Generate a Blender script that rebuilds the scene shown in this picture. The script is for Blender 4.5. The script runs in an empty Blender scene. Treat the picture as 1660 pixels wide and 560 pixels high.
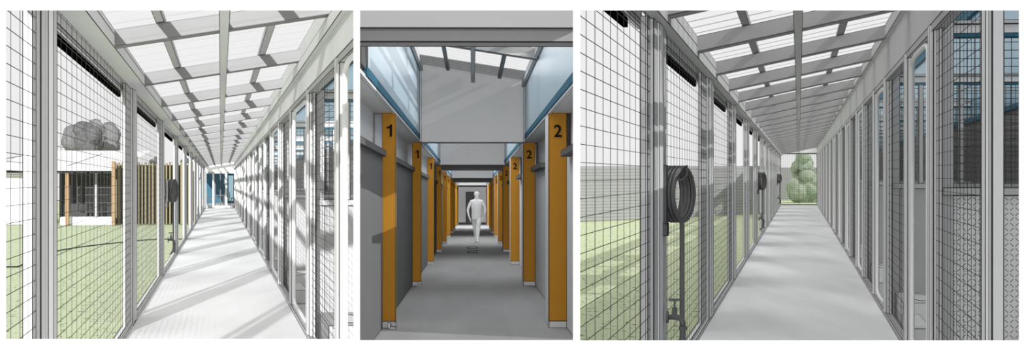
import bpy, math, random
from mathutils import Vector, Matrix
random.seed(7)
F = 1000.0      # photo measuring unit
KY = 3.0        # metres of passage length per measured unit of depth
EYE = 1.6
SC = bpy.context.scene
def srgb(r, g=None, b=None):
    if g is None: g = b = r
    f = lambda c: (c/255/12.92) if c/255 <= .04045 else ((c/255+.055)/1.055)**2.4
    return (f(r), f(g), f(b), 1)

# ------------------------------------------------------------------ the three passages (each runs away at its own bearing)
class Pan:
    def __init__(s, name, vpx, vpy):
        s.yaw = math.atan((vpx-830)/(F*KY)); s.pitch = math.atan((297.5-vpy)/(F*KY))
        s.rot = Matrix.Rotation(-s.yaw, 3, 'Z') @ Matrix.Rotation(s.pitch, 3, 'X')      # a plain turn: right angles stay right angles
        s.col = bpy.data.collections.new(name); SC.collection.children.link(s.col)
    def P(s, X, D, H):
        return Vector((0, 0, EYE)) + s.rot @ Vector((X, D*KY/math.cos(s.yaw), H))
P1 = Pan('left_passage', 357.7, 297.5)
P2 = Pan('middle_passage', 765.7, 327)
P3 = Pan('right_passage', 1295, 285)
P0 = Pan('front', 830, 297.5)
# each passage is bounded by the dividing walls that run back from the front wall
P1.lim = (None, 577.0); P2.lim = (580.2, 932.5); P3.lim = (936.8, None); P0.lim = (None, None)
CUR = P1

# ------------------------------------------------------------------ materials
def newmat(name):
    m = bpy.data.materials.new(name); m.use_nodes = True
    nt = m.node_tree; nt.nodes.clear()
    return m, nt
def N(nt, t, **kw):
    n = nt.nodes.new(t)
    for k, v in kw.items(): setattr(n, k, v)
    return n
def math_(nt, op, a, b=None):
    n = N(nt, 'ShaderNodeMath', operation=op)
    for i, v in enumerate((a, b)):
        if v is None: continue
        if isinstance(v, (int, float)): n.inputs[i].default_value = v
        else: nt.links.new(v, n.inputs[i])
    return n.outputs[0]
def linefac(nt):
    L = nt.links
    def uv(nm):
        u = N(nt, 'ShaderNodeUVMap', uv_map=nm); s = N(nt, 'ShaderNodeSeparateXYZ'); L.new(u.outputs[0], s.inputs[0]); return s.outputs[0], s.outputs[1]
    a, b = uv('E1'); c, d = uv('E2'); w, x = uv('W')
    m1 = math_(nt, 'LESS_THAN', math_(nt, 'MINIMUM', a, c), w)
    m2 = math_(nt, 'LESS_THAN', math_(nt, 'MINIMUM', b, d), x)
    return math_(nt, 'MAXIMUM', m1, m2)
def mat(name, col, line=srgb(52), rough=.75, tex=None, alpha=None, translucent=0, var=.05, spec=.15, linea=.6):
    """a painted surface with thin drawn seams along the edges of each face"""
    m, nt = newmat(name); L = nt.links
    out = N(nt, 'ShaderNodeOutputMaterial'); bs = N(nt, 'ShaderNodeBsdfPrincipled')
    bs.inputs['Roughness'].default_value = rough
    bs.inputs['Specular IOR Level'].default_value = spec
    if tex: base = tex(nt)
    else:
        no = N(nt, 'ShaderNodeTexNoise'); no.inputs['Scale'].default_value = 2.2; no.inputs['Detail'].default_value = 3
        tc = N(nt, 'ShaderNodeTexCoord'); L.new(tc.outputs['Object'], no.inputs['Vector'])
        mx = N(nt, 'ShaderNodeMix', data_type='RGBA'); L.new(no.outputs[0], mx.inputs[0])
        mx.inputs[6].default_value = tuple(c*(1-var) for c in col[:3])+(1,); mx.inputs[7].default_value = tuple(min(1, c*(1+var)) for c in col[:3])+(1,)
        base = mx.outputs[2]
    fac = linefac(nt)
    mx = N(nt, 'ShaderNodeMix', data_type='RGBA'); L.new(fac, mx.inputs[0]); L.new(base, mx.inputs[6]); mx.inputs[7].default_value = line
    L.new(mx.outputs[2], bs.inputs['Base Color'])
    sh = bs.outputs[0]
    if translucent:
        t = N(nt, 'ShaderNodeBsdfTranslucent'); L.new(mx.outputs[2], t.inputs[0])
        q = N(nt, 'ShaderNodeMixShader'); q.inputs[0].default_value = translucent; L.new(sh, q.inputs[1]); L.new(t.outputs[0], q.inputs[2]); sh = q.outputs[0]
    if alpha is not None:
        t = N(nt, 'ShaderNodeBsdfTransparent')
        q = N(nt, 'ShaderNodeMixShader')
        L.new(math_(nt, 'MAXIMUM', math_(nt, 'MULTIPLY', fac, linea), alpha), q.inputs[0])
        L.new(t.outputs[0], q.inputs[1]); L.new(sh, q.inputs[2]); sh = q.outputs[0]
    L.new(sh, out.inputs[0])
    return m

def grass_tex(nt):
    L = nt.links
    tc = N(nt, 'ShaderNodeTexCoord'); mp = N(nt, 'ShaderNodeMapping'); mp.inputs['Scale'].default_value = (14, 6, 1)
    L.new(tc.outputs['Object'], mp.inputs[0])
    br = N(nt, 'ShaderNodeTexNoise'); br.inputs['Scale'].default_value = 1.0; br.inputs['Detail'].default_value = 0; L.new(mp.outputs[0], br.inputs[0])
    th = math_(nt, 'GREATER_THAN', br.outputs[0], .70)
    lo = N(nt, 'ShaderNodeTexNoise'); lo.inputs['Scale'].default_value = .5; L.new(tc.outputs['Object'], lo.inputs[0])
    m0 = N(nt, 'ShaderNodeMix', data_type='RGBA'); L.new(lo.outputs[0], m0.inputs[0]); m0.inputs[6].default_value = srgb(186, 196, 160); m0.inputs[7].default_value = srgb(198, 208, 174)
    mx = N(nt, 'ShaderNodeMix', data_type='RGBA'); L.new(th, mx.inputs[0]); L.new(m0.outputs[2], mx.inputs[6]); mx.inputs[7].default_value = srgb(110, 128, 84)
    return mx.outputs[2]
def floor_tex(a, b):
    def f(nt):
        L = nt.links
        tc = N(nt, 'ShaderNodeTexCoord'); mp = N(nt, 'ShaderNodeMapping'); mp.inputs['Scale'].default_value = (1.3, .15, 1)
        L.new(tc.outputs['Object'], mp.inputs[0])
        no = N(nt, 'ShaderNodeTexNoise'); no.inputs['Scale'].default_value = 1; no.inputs['Detail'].default_value = 2; L.new(mp.outputs[0], no.inputs[0])
        cr = N(nt, 'ShaderNodeValToRGB'); L.new(no.outputs[0], cr.inputs[0])
        cr.color_ramp.elements[0].position = .35; cr.color_ramp.elements[0].color = a
        cr.color_ramp.elements[1].position = .65; cr.color_ramp.elements[1].color = b
        return cr.outputs[0]
    return f
def tread_tex(nt):
    L = nt.links
    tc = N(nt, 'ShaderNodeTexCoord'); sp = N(nt, 'ShaderNodeSeparateXYZ'); L.new(tc.outputs['Object'], sp.inputs[0])
    k = 1/.038
    u = math_(nt, 'MULTIPLY', sp.outputs[0], k); v = math_(nt, 'MULTIPLY', sp.outputs[2], k)
    fu = math_(nt, 'SUBTRACT', math_(nt, 'FRACT', u), .5); fv = math_(nt, 'SUBTRACT', math_(nt, 'FRACT', v), .5)
    par = math_(nt, 'MODULO', math_(nt, 'ADD', math_(nt, 'FLOOR', u), math_(nt, 'FLOOR', v)), 2)
    sg = math_(nt, 'SUBTRACT', math_(nt, 'MULTIPLY', math_(nt, 'ABSOLUTE', par), 2), 1)
    fv2 = math_(nt, 'MULTIPLY', fv, sg)
    d1 = math_(nt, 'ABSOLUTE', math_(nt, 'SUBTRACT', fu, fv2)); d2 = math_(nt, 'ABSOLUTE', math_(nt, 'ADD', fu, fv2))
    a = math_(nt, 'MULTIPLY', math_(nt, 'LESS_THAN', d1, .10), math_(nt, 'LESS_THAN', d2, .62))
    mx = N(nt, 'ShaderNodeMix', data_type='RGBA'); L.new(a, mx.inputs[0]); mx.inputs[6].default_value = srgb(226); mx.inputs[7].default_value = srgb(96)
    return mx.outputs[2]

WHITE = mat('white painted steel', srgb(236))
WHITE2 = mat('pale painted steel', srgb(216))
GREYST = mat('grey painted steel', srgb(186))
RAFT = mat('grey rafter paint', srgb(138), line=srgb(110))
RAFT3 = mat('darker rafter paint', srgb(158), line=srgb(80))
BEAM3 = mat('mid grey beam paint', srgb(200))
FLOOR1 = mat('pale concrete', None, tex=floor_tex(srgb(232), srgb(246)))
FLOOR3 = mat('shaded concrete', None, tex=floor_tex(srgb(226), srgb(244)))
FLOOR2 = mat('grey resin floor', None, tex=floor_tex(srgb(150), srgb(162)))
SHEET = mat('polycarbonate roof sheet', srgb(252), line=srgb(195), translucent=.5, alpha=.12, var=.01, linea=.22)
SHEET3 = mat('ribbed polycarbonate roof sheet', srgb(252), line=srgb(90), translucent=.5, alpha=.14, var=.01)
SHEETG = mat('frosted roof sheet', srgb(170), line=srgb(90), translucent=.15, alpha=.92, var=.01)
POSTM = mat('light grey post paint', srgb(204))
BLACK = mat('black rubber', srgb(8), line=srgb(4), spec=0)
WIRE = mat('dark galvanised wire', srgb(70), line=srgb(70))
DGREY = mat('dark grey plastic', srgb(98), line=srgb(25), var=.03)
HOSE = mat('grey hose', srgb(104), line=srgb(104), spec=.3)
OUTL = mat('dark seam', srgb(30), line=srgb(30))
GRASS = mat('short grass', None, tex=grass_tex)
BLUE = mat('blue glazing', srgb(112, 162, 184), line=srgb(40, 70, 84), rough=.3)
TEAL = mat('teal window frame', srgb(44, 100, 124), line=srgb(20, 50, 64))
DEEPT = mat('deep teal wall', srgb(56, 92, 110))
PBLUE = mat('pale blue glass', srgb(172, 192, 204), rough=.3, line=srgb(60), var=.02)
SKYG = mat('sky blue window glass', srgb(190, 225, 240), rough=.2)
DWALL = mat('dark boarding', srgb(112), line=srgb(60))
KWALL = mat('kennel white wall', srgb(178))
KFLOOR = mat('kennel floor', srgb(176))
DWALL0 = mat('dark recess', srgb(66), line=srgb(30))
LWALL = mat('white rendered wall', srgb(240))
PLATE = mat('tread plate', None, tex=tread_tex)
SCREEN = mat('dense dark mesh screen', srgb(96), alpha=.4)
CLEAR = mat('clear polycarbonate', srgb(210), alpha=.12, line=srgb(70))
FENCE = mat('grey horizontal boarding', srgb(176), line=srgb(92))
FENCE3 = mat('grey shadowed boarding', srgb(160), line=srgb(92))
CLAD = mat('pale corrugated cladding', srgb(214), line=srgb(130))
TIMBER = mat('oiled timber', srgb(150, 124, 94), line=srgb(80, 55, 30))
SLAT = mat('weathered timber slat', srgb(124, 114, 88), line=srgb(50, 44, 28))
OLIVE = mat('dark olive panel', srgb(84, 88, 62))
ROOFW = mat('white roof sheet', srgb(240), line=srgb(60))
LEAFD = mat('dark grey foliage', srgb(88), line=srgb(20), var=.12)
LEAFD2 = mat('mid grey foliage', srgb(108), line=srgb(20), var=.12)
LEAFG = mat('pale green foliage', srgb(150, 162, 142), line=srgb(70), var=.12)
ORANGE = mat('ochre painted post', srgb(174, 122, 40), line=srgb(50, 34, 10), var=.04)
GDOOR = mat('grey door', srgb(110), line=srgb(30), var=.03)
GTRACK = mat('grey track', srgb(98), line=srgb(20), var=.03)
W2 = mat('white plaster', srgb(226), var=.02)
C2 = mat('grey plaster', srgb(220), var=.03)
HEAD2 = mat('light grey header', srgb(168), var=.01)
BASEM = mat('light grey post base', srgb(190))
BRACK = mat('bright bracket', srgb(205), line=srgb(15))
BODY = mat('pale grey matte figure', srgb(204), var=.02)
CLOTH = mat('pale grey clothing', srgb(200), var=.02)
INK = mat('black lettering', srgb(10))

# ------------------------------------------------------------------ mesh builder in passage coordinates (X across, D along, H above the eye)
ORG = {}
class M:
    def __init__(s):
        s.v = []; s.f = []; s.mi = []; s.uv = []; s.mats = []
    def m(s, mt):
        if mt not in s.mats: s.mats.append(mt)
        return s.mats.index(mt)
    def wquad(s, ps, mt, lu=1, lv=1):
        i = len(s.v); s.v += ps; s.f.append((i, i+1, i+2, i+3)); s.mi.append(s.m(mt))
        def edgew(p, a, b, ln):     # fixed seam widths: 6 mm, broader on faces seen along the passage
            return min(.045 if abs(a.y) > .7 else .0052, .14*ln)
        u0 = (ps[1]-ps[0]); v0 = (ps[3]-ps[0]); u1 = ps[2]-ps[3]; v1 = ps[2]-ps[1]
        E = []
        for p, u, v, cu, cv in ((ps[0], u0, v0, 0, 0), (ps[1], u0, v1, 1, 0), (ps[2], u1, v1, 1, 1), (ps[3], u1, v0, 0, 1)):
            lu_, lv_ = max(u.length, 1e-6), max(v.length, 1e-6)
            un, vn = u/lu_, v/lv_
            wu = edgew(p, un, vn, lu_) if lu else 0
            wv = edgew(p, vn, un, lv_) if lv else 0
            E.append(((cu*lu_, cv*lv_), ((1-cu)*lu_, (1-cv)*lv_), (wu, wv)))
        s.uv.append(E)
    def quad(s, a, b, c, d, mt, lu=1, lv=1):
        s.wquad([CUR.P(*a), CUR.P(*b), CUR.P(*c), CUR.P(*d)], mt, lu, lv)
    def face(s, ps, mt):        # plain polygon, world points
        i = len(s.v); s.v += ps; s.f.append(tuple(range(i, i+len(ps)))); s.mi.append(s.m(mt))
        s.uv.append([((0, 0), (0, 0), (0, 0))]*len(ps))
    def box(s, x0, x1, d0, d1, h0, h1, mt, lines=1, slope=0, fronts=None):
        if x0 > x1: x0, x1 = x1, x0
        def p(x, d, h): return (x, d, h+slope*x)
        A = [p(x0, d0, h0), p(x1, d0, h0), p(x1, d0, h1), p(x0, d0, h1), p(x0, d1, h0), p(x1, d1, h0), p(x1, d1, h1), p(x0, d1, h1)]
        for k in ((0, 1, 2, 3), (5, 4, 7, 6), (4, 0, 3, 7), (1, 5, 6, 2), (3, 2, 6, 7), (4, 5, 1, 0)):
            mm = fronts if (fronts and k == (0, 1, 2, 3)) else mt
            s.quad(*[A[j] for j in k], mm, lines, lines)
        return s
    def rod(s, a, b, t, mt):    # square wire between two passage points; t = half width
        a = Vector(a); b = Vector(b); d = b-a
        if abs(d.x) >= max(abs(d.y), abs(d.z)): o1, o2 = Vector((0, t/KY, 0)), Vector((0, 0, t))
        elif abs(d.y) >= abs(d.z): o1, o2 = Vector((t, 0, 0)), Vector((0, 0, t))
        else: o1, o2 = Vector((t, 0, 0)), Vector((0, t/KY, 0))
        r = [(-1, -1), (1, -1), (1, 1), (-1, 1)]
        for j in range(4):
            p, q = r[j], r[(j+1) % 4]
            w = [a+o1*p[0]+o2*p[1], a+o1*q[0]+o2*q[1], b+o1*q[0]+o2*q[1], b+o1*p[0]+o2*p[1]]
            s.face([CUR.P(*x) for x in w], mt)
    def tube(s, pts, r, mt, n=8, closed=False, world=False, caps=True):
        W = [Vector(p) if world else CUR.P(*p) for p in pts]; k = len(W); rings = []
        rr = r if isinstance(r, (list, tuple)) else [r]*k
        prev = None
        for i in range(k):
            a = W[(i-1) % k] if (closed or i) else W[0]; b = W[(i+1) % k] if (closed or i < k-1) else W[-1]
            t = (b-a).normalized()
            if prev is None:
                x = t.orthogonal().normalized()
                for c in (Vector((0, 0, 1)), Vector((1, 0, 0))):
                    if abs(t.dot(c)) < .8: x = (c-t*t.dot(c)).normalized(); break
            else: x = (prev-t*t.dot(prev)).normalized()
            prev = x; y = t.cross(x)
            rings.append([W[i]+(x*math.cos(2*math.pi*j/n)+y*math.sin(2*math.pi*j/n))*rr[i] for j in range(n)])
        i0 = len(s.v); mi = s.m(mt)
        for R in rings: s.v += R
        for i in range(k if closed else k-1):
            for j in range(n):
                s.f.append((i0+i*n+j, i0+i*n+(j+1) % n, i0+((i+1) % k)*n+(j+1) % n, i0+((i+1) % k)*n+j)); s.mi.append(mi); s.uv.append([((0, 0), (0, 0), (0, 0))]*4)
        if caps and not closed:
            for R, rev in ((0, 1), (k-1, 0)):
                f = [i0+R*n+j for j in range(n)]
                s.f.append(tuple(reversed(f)) if rev else tuple(f)); s.mi.append(mi); s.uv.append([((0, 0), (0, 0), (0, 0))]*n)
        return s
    def clip(s):                # cut what would pass through a dividing wall
        for lim, sg in zip(CUR.lim, (1, -1)):
            if lim is None or not s.v: continue
            k = (lim-830)/(F*KY)
            dist = [sg*(p.x-k*p.y) for p in s.v]
            if min(dist) >= 0: continue
            nv = []; nf = []; nm = []; nu = []
            for f, mi, E in zip(s.f, s.mi, s.uv):
                dd = [dist[i] for i in f]
                if max(dd) <= 1e-6: continue
                if min(dd) >= 0:
                    b = len(nv); nv += [s.v[i] for i in f]; nf.append(tuple(range(b, b+len(f)))); nm.append(mi); nu.append(list(E)); continue
                P = []; U = []; n = len(f)
                for a in range(n):
                    c = (a+1) % n
                    if dd[a] >= 0: P.append(s.v[f[a]]); U.append(E[a])
                    if (dd[a] >= 0) != (dd[c] >= 0):
                        t = dd[a]/(dd[a]-dd[c])
                        P.append(s.v[f[a]].lerp(s.v[f[c]], t))
                        U.append(tuple(tuple(E[a][q][w]*(1-t)+E[c][q][w]*t for w in (0, 1)) for q in range(3)))
                if len(P) >= 3:
                    b = len(nv); nv += P; nf.append(tuple(range(b, b+len(P)))); nm.append(mi); nu.append(U)
            s.v, s.f, s.mi, s.uv = nv, nf, nm, nu
        if s.v and len(s.v) == sum(len(f) for f in s.f):    # weld
            key = {}; mp = []; nv = []
            for p in s.v:
                q = (round(p.x, 6), round(p.y, 6), round(p.z, 6))
                if q not in key: key[q] = len(nv); nv.append(p)
                mp.append(key[q])
            nf = []; nm = []; nu = []
            for f, mi, E in zip(s.f, s.mi, s.uv):
                g = tuple(mp[i] for i in f)
                if len(set(g)) == len(g): nf.append(g); nm.append(mi); nu.append(E)
            s.v, s.f, s.mi, s.uv = nv, nf, nm, nu
    def build(s, name, parent=None, label=None, cat=None, group=None, kind=None, smooth=False):
        s.clip()
        if not s.v: return None
        me = bpy.data.meshes.new(name)
        if parent is not None: o_ = ORG[parent]
        elif not s.v: return None
        else:
            xs = [p.x for p in s.v]; ys = [p.y for p in s.v]; zs = [p.z for p in s.v]
            o_ = Vector(((min(xs)+max(xs))/2, (min(ys)+max(ys))/2, min(zs)))
        me.from_pydata([p-o_ for p in s.v], [], s.f)
        for mt in s.mats: me.materials.append(mt)
        me.polygons.foreach_set('material_index', s.mi)
        for li, nm in enumerate(('E1', 'E2', 'W')):
            l = me.uv_layers.new(name=nm)
            flat = []
            for E in s.uv:
                for c in E: flat += c[li]
            l.data.foreach_set('uv', flat)
        if smooth: me.polygons.foreach_set('use_smooth', [True]*len(s.f))
        me.update()
        ob = bpy.data.objects.new(name, me); CUR.col.objects.link(ob)
        if parent is not None: ob.parent = parent
        else: ob.location = o_
        ORG[ob] = o_
        tag(ob, label, cat, group, kind)
        return ob
def tag(ob, label=None, cat=None, group=None, kind=None):
    if label: ob['label'] = label
    if cat: ob['category'] = cat
    if group: ob['group'] = group
    if kind: ob['kind'] = kind
def thing(name, at, label, cat, group=None):
    o = bpy.data.objects.new(name, None); CUR.col.objects.link(o)
    w = CUR.P(*at); o.location = w; ORG[o] = w; o.empty_display_size = .1
    tag(o, label, cat, group); return o
def struct(name, m): return m.build(name, kind='structure')
ORD = ['first', 'second', 'third', 'fourth', 'fifth', 'sixth', 'seventh', 'eighth', 'ninth', 'tenth', 'eleventh', 'twelfth', 'thirteenth', 'fourteenth', 'fifteenth',
       'sixteenth', 'seventeenth', 'eighteenth', 'nineteenth', 'twentieth', 'twenty-first', 'twenty-second', 'twenty-third', 'twenty-fourth', 'twenty-fifth', 'twenty-sixth', 'twenty-seventh', 'twenty-eighth']
def arc(cx, cy, rx, ry, a0, a1, n=6):
    return [(cx+rx*math.cos(a0+(a1-a0)*i/n), cy+ry*math.sin(a0+(a1-a0)*i/n)) for i in range(n+1)]

def wire_side(m, X, d0, d1, h0, h1, sd, sh, mt=WIRE, k=.0015):
    nd = max(2, round((d1-d0)/sd)); nh = max(2, round((h1-h0)/sh))
    for i in range(nd+1):
        d = d0+(d1-d0)*i/nd; m.rod((X, d, h0), (X, d, h1), k, mt)
    for i in range(nh+1):
        h = h0+(h1-h0)*i/nh
        m.rod((X, d0, h), (X, d1, h), k, mt)
def wire_face(m, D, x0, x1, h0, h1, sx, sh, mt=WIRE, k=.0015):
    nx = max(2, round((x1-x0)/sx)); nh = max(2, round((h1-h0)/sh))
    for i in range(nx+1):
        x = x0+(x1-x0)*i/nx; m.rod((x, D, h0), (x, D, h1), k, mt)
    for i in range(nh+1):
        h = h0+(h1-h0)*i/nh; m.rod((x0, D, h), (x1, D, h), k, mt)

def hose_set(D, X, where, full=True):
    """a wall bracket with a coiled hose, a standpipe and a tap on a left-hand post"""
    t = thing('hose_reel', (X, D, -.6), 'coiled grey garden hose hanging %s' % where, 'hose', 'coiled hoses on the posts')
    # the coil hangs slightly turned on its bracket, so its round opening shows from along the passage
    rr, hc, ux, ud = .190, -.135, .33, .944; cx, cd = X+.055, D+.02
    def turn(r, off, h): return [(cx+ux*r*math.cos(2*math.pi*j/28)+ud*off, cd+(ud*r*math.cos(2*math.pi*j/28)-ux*off)/KY, hc+r*math.sin(2*math.pi*j/28)) for j in range(28)]
    c = M()
    for xo in (-.036, -.006, .024, .052): c.tube(turn(rr, xo, 0), .0185, HOSE, 10, closed=True)
    c.build('coil', t, smooth=True)
    c = M()
    for xo in (-.021, .009, .038): c.tube(turn(rr+.013, xo, 0), .0035, OUTL, 4, closed=True)
    for xo in (.038, .062): c.tube(turn(rr-.013, xo, 0), .0030, OUTL, 4, closed=True)
    c.build('seam', t)
    c = M(); c.box(X-.030, X+.004, D-.06, D-.03, -.36, .075, DGREY); c.build('hose_tail', t)
    c = M(); c.box(X-.048, X+.010, D-.075, D-.02, -.43, -.34, DGREY); c.build('nozzle', t, 'dark grey rectangular nozzle')
    c = M(); c.box(X-.04, X+.13, D+.005, D+.025, .058, .072, DGREY); c.tube([(X+.13, D+.015, .075), (X+.13, D+.015, .0), (X+.10, D+.015, -.03), (X+.05, D+.015, -.03)], .008, HOSE, 6); c.build('hook', t)
    t2 = thing('standpipe', (X, D+.05, -EYE), 'dark grey pipe beside the hose %s' % where, 'pipe', 'standpipes beside the hoses')
    c = M(); pth = [(X+.090, D+.05, -.2), (X+.090, D+.05, -1.14), (X+.085, D+.045, -1.20), (X+.06, D+.04, -1.25), (X+.02, D+.035, -1.28)]
    c.tube(pth, .0165, HOSE, 10); c.build('riser', t2, smooth=True)
    t3 = thing('tap', (X, D, -1.2), 'dark grey bib tap fixed low %s' % where, 'tap', 'taps on the posts')
    c = M(); c.tube([(X-.005, D-.05, -1.01), (X+.012, D-.05, -1.01)], .044, HOSE, 14); c.build('flange', t3)
    c = M(); c.tube([(X+.01, D-.05, -1.01), (X+.075, D-.05, -1.01), (X+.10, D-.05, -1.02), (X+.115, D-.05, -1.05), (X+.115, D-.05, -1.085)], [.017, .02, .021, .02, .018], HOSE, 10); c.build('spout', t3, smooth=True)
    c = M(); c.tube([(X+.115, D-.05, -1.075), (X+.115, D-.05, -1.10)], .03, HOSE, 10)
    c.tube([(X+.115, D-.05, -1.10), (X+.115, D-.05, -1.24)], .02, HOSE, 10); c.build('outlet', t3)
    c = M(); c.tube([(X+.055, D-.05, -1.0), (X+.055, D-.05, -.94)], .019, HOSE, 10); c.tube([(X+.055, D-.05, -.94), (X+.055, D-.05, -.885)], .007, HOSE, 8); c.build('stem', t3)
    c = M(); c.box(X+.015, X+.095, D-.06, D-.04, -.893, -.879, HOSE); c.build('handle', t3)

# ------------------------------------------------------------------ the two roofed cage passages
def passage(c):
    XL, XR, s, Dend, side = c['XL'], c['XR'], c['slope'], c['Dend'], c['side']
    Hb, Ht = c['Hb'], c['Ht']
    D0 = 2.72
    m = M(); m.quad((-XL, D0, -EYE), (XR, D0, -EYE), (XR, Dend, -EYE), (-XL, Dend, -EYE), c['floor']); fl = struct('floor', m)
    # sill along the left
    m = M()
    m.box(-XL-.10, -XL-.0, D0, Dend, -EYE-.02, -EYE+.035, WHITE2)
    m.box(-XL-.065, -XL-.025, D0, Dend, -EYE+.035, -EYE+.075, WHITE)
    m.build('bottom_rail', label='long pale bottom rail under the left mesh wall of the %s passage' % side, cat='rail')
    # eaves beam left
    hb = 1.065
    m = M(); m.box(-XL-.04, -c['xe'], D0, Dend, hb, hb+.10, c['beam']); m.box(-XL-.02, -XL+.05, D0, Dend, hb+.1, c['Ht']-s*XL, c['beam'])
    m.build('eaves_beam', label='long grey eaves beam above the left posts of the %s passage' % side, cat='beam')
    m = M(); m.box(-c['xe']-.03, -c['xe'], D0, Dend, hb+.1, Ht-s*c['xe']-.02, c['beam'])
    m.build('wall_plate', label='narrow pale plate carrying the left rafter ends of the %s passage' % side, cat='beam')
    # posts and mesh panels on the left
    n = len(c['left'])
    for i, D in enumerate(c['left']):
        if D > Dend: break
        t = thing('steel_post', (-XL-.03, D, -EYE), '%s pale steel post from the front on the left of the %s passage' % (ORD[i], side), 'post', 'left posts of the %s passage' % side)
        w = c['pw']
        q = M(); q.box(-XL-w, -XL, D-c['pd'], D, -EYE, hb, POSTM); q.build('post_shaft', t)
        q = M(); q.box(-XL, -XL+.012, D-c['pd']*.72, D-c['pd']*.36, -EYE+.03, hb, WHITE); q.build('channel', t)
        q = M(); q.box(-XL-w-.018, -XL-w, D-c['pd']*1.0, D-.02, -EYE, hb, WHITE); q.build('edge_strip', t)
    edges = [c['left'][0]-c['lb']]+list(c['left'])
    for i in range(len(edges)-1):
        a = max(edges[i]+.02, D0); b = min(edges[i+1]-c['pd']-.02, Dend)
        if b-a < .2: continue
        t = thing('mesh_panel' if i < 3 else 'framed_panel', (-XL-.05, a, -EYE), '%s %s from the front on the left of the %s passage' % (ORD[i], 'wire mesh panel' if i < 3 else 'pale frame panel, clear inside,', side), 'mesh panel' if i < 3 else 'frame panel', ('left mesh panels of the %s passage' if i < 3 else 'left frame panels of the %s passage') % side)
        xm = -XL-.02
        if i < 3: q = M(); wire_side(q, xm, a, b, -EYE+.07, hb, c['wd'], c['wh']); q.build('wire_mesh', t)
        xo = -XL-.075
        sl = .34 if i else .04; fr = M(); fr.box(-XL-(.055 if i else .08), -XL-.025, b-sl, b, -EYE+.07, hb, POSTM); fr.build('stile', t)
        if a > D0+.1: fr = M(); fr.box(xo-.05, xo-.01, a, a+.12, -EYE+.07, hb, POSTM); fr.build('stile', t)
        q = M(); q.box(xo-.03, xo, a, b-.34, .915, .972, BLACK, lines=0); q.build('seal_strip', t, 'black strip along the head of the panel')
        q = M(); q.box(xo-.03, xo, a, b, .985, 1.01, WHITE); q.box(xo-.03, xo, a, b, 1.01, 1.04, GREYST); q.box(xo-.03, xo, a, b, 1.04, 1.15, WHITE2); q.build('head_rail', t)
    # rafters
    D = c['r0']; i = 0; raf = []
    while D < Dend-.3:
        raf.append(D)
        q = M()
        x0 = -c['rl']; x1 = c['rr']
        q.box(x0, x1, D, D+.10, Hb, Ht-.02, c['raft'], slope=s)
        q.build('rafter', label='%s grey sloping rafter from the front under the roof of the %s passage' % (ORD[min(i, 27)], side), cat='rafter', group='rafters of the %s passage' % side)
        D += c['rs']; i += 1
    q = M(); q.box(c['sp'][0], c['sp'][1], D0, Dend, Hb-.03, Hb+.06, c['beam']); q.build('spine_beam', label='long grey middle beam running under the rafters of the %s passage' % side, cat='beam')
    pmat = GREYST if side == 'left' else RAFT3
    for x, w, wd in ((-.47, .065, 'left'), (.45, .075, 'right')):
        q = M(); q.box(x-w/2, x+w/2, D0, Dend, Ht-.015, Ht+.04, pmat, slope=s); q.build('purlin', label='%s purlin running lengthways below the roof sheets of the %s passage' % (wd, side), cat='purlin')
    # roof sheets between purlins lines
    q = M(); D = D0; k = c['rs']/6
    while D < Dend+.3:
        q.quad((-XL-.02, D, Ht+.045-s*(XL+.02)), (c['rr']+.03, D, Ht+.045+s*(c['rr']+.03)), (c['rr']+.03, D+k, Ht+.045+s*(c['rr']+.03)), (-XL-.02, D+k, Ht+.045-s*(XL+.02)), c['sheet'], 0, 1)
        D += k
    q.build('roof_sheet', label='ribbed translucent roof over the %s passage' % side, cat='roof')
    # right head beam + fascia
    hf0, hf1 = c['hf0'], c['hf1']
    q = M(); q.box(XR, XR+.03, D0, Dend, hf0, hf1+.02, c['fascia']); q.build('fascia', label='deep pale fascia board above the right-hand gates of the %s passage' % side, cat='fascia')
    q = M(); q.box(XR-.045, XR+.03, D0, Dend, hf1, hf1+.11, c['beam']); q.box(XR-.02, XR+.05, D0, Dend, hf1+.11, Ht+s*XR+.02, c['beam'])
    q.build('head_beam', label='long grey beam carrying the right rafter ends of the %s passage' % side, cat='beam')
    q = M(); q.box(XR, XR+.085, D0, Dend, hf0-.06, hf0, GREYST); q.build('top_rail', label='long grey rail over the right-hand gates of the %s passage' % side, cat='rail')
    q = M(); q.box(XR, XR+.07, D0, Dend, -EYE-.02, -EYE+.05, GREYST); q.build('kerb', label='low grey kerb under the right-hand gates of the %s passage' % side, cat='kerb')
    # right posts, gates, mesh panels
    R = c['right']; ht = hf0-.06
    for i, D in enumerate(R):
        if D > Dend-.05: break
        q = M(); q.box(XR, XR+.06, D, D+c['rpd'], -EYE+.05, ht, WHITE2)
        t = thing('steel_post', (XR+.03, D, -EYE), '%s pale steel post from the front on the right of the %s passage' % (ORD[i], side), 'post', 'right posts of the %s passage' % side)
        q.build('post_shaft', t)
        q = M(); q.box(XR-.014, XR, D+c['rpd']*.3, D+c['rpd']*.7, -EYE+.05, ht+.05, WHITE); q.build('channel', t)
        a = D+c['rpd']; b = R[i+1] if i+1 < len(R) else Dend
        b = min(b, Dend)
        if b-a < .2: continue
        rounded = (i % 2 == c['round'])
        if rounded:
            t = thing('kennel_gate', (XR+.03, a, -EYE), '%s rounded white tube gate from the front on the right of the %s passage' % (ORD[i//2], side), 'gate', 'tube gates of the %s passage' % side)
            r = .021; xx = XR+.025; rd, rh = .17, .07
            h0, h1 = -EYE+.10, ht-.03; d0, d1 = a+.09, b-.09
            pts = []
            for (cx, cy, a0) in ((d1-rd, h1-rh, 0), (d0+rd, h1-rh, math.pi/2), (d0+rd, h0+rh, math.pi), (d1-rd, h0+rh, 1.5*math.pi)):
                pts += [(xx, u, v) for u, v in arc(cx, cy, rd, rh, a0, a0+math.pi/2, 6)]
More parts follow.
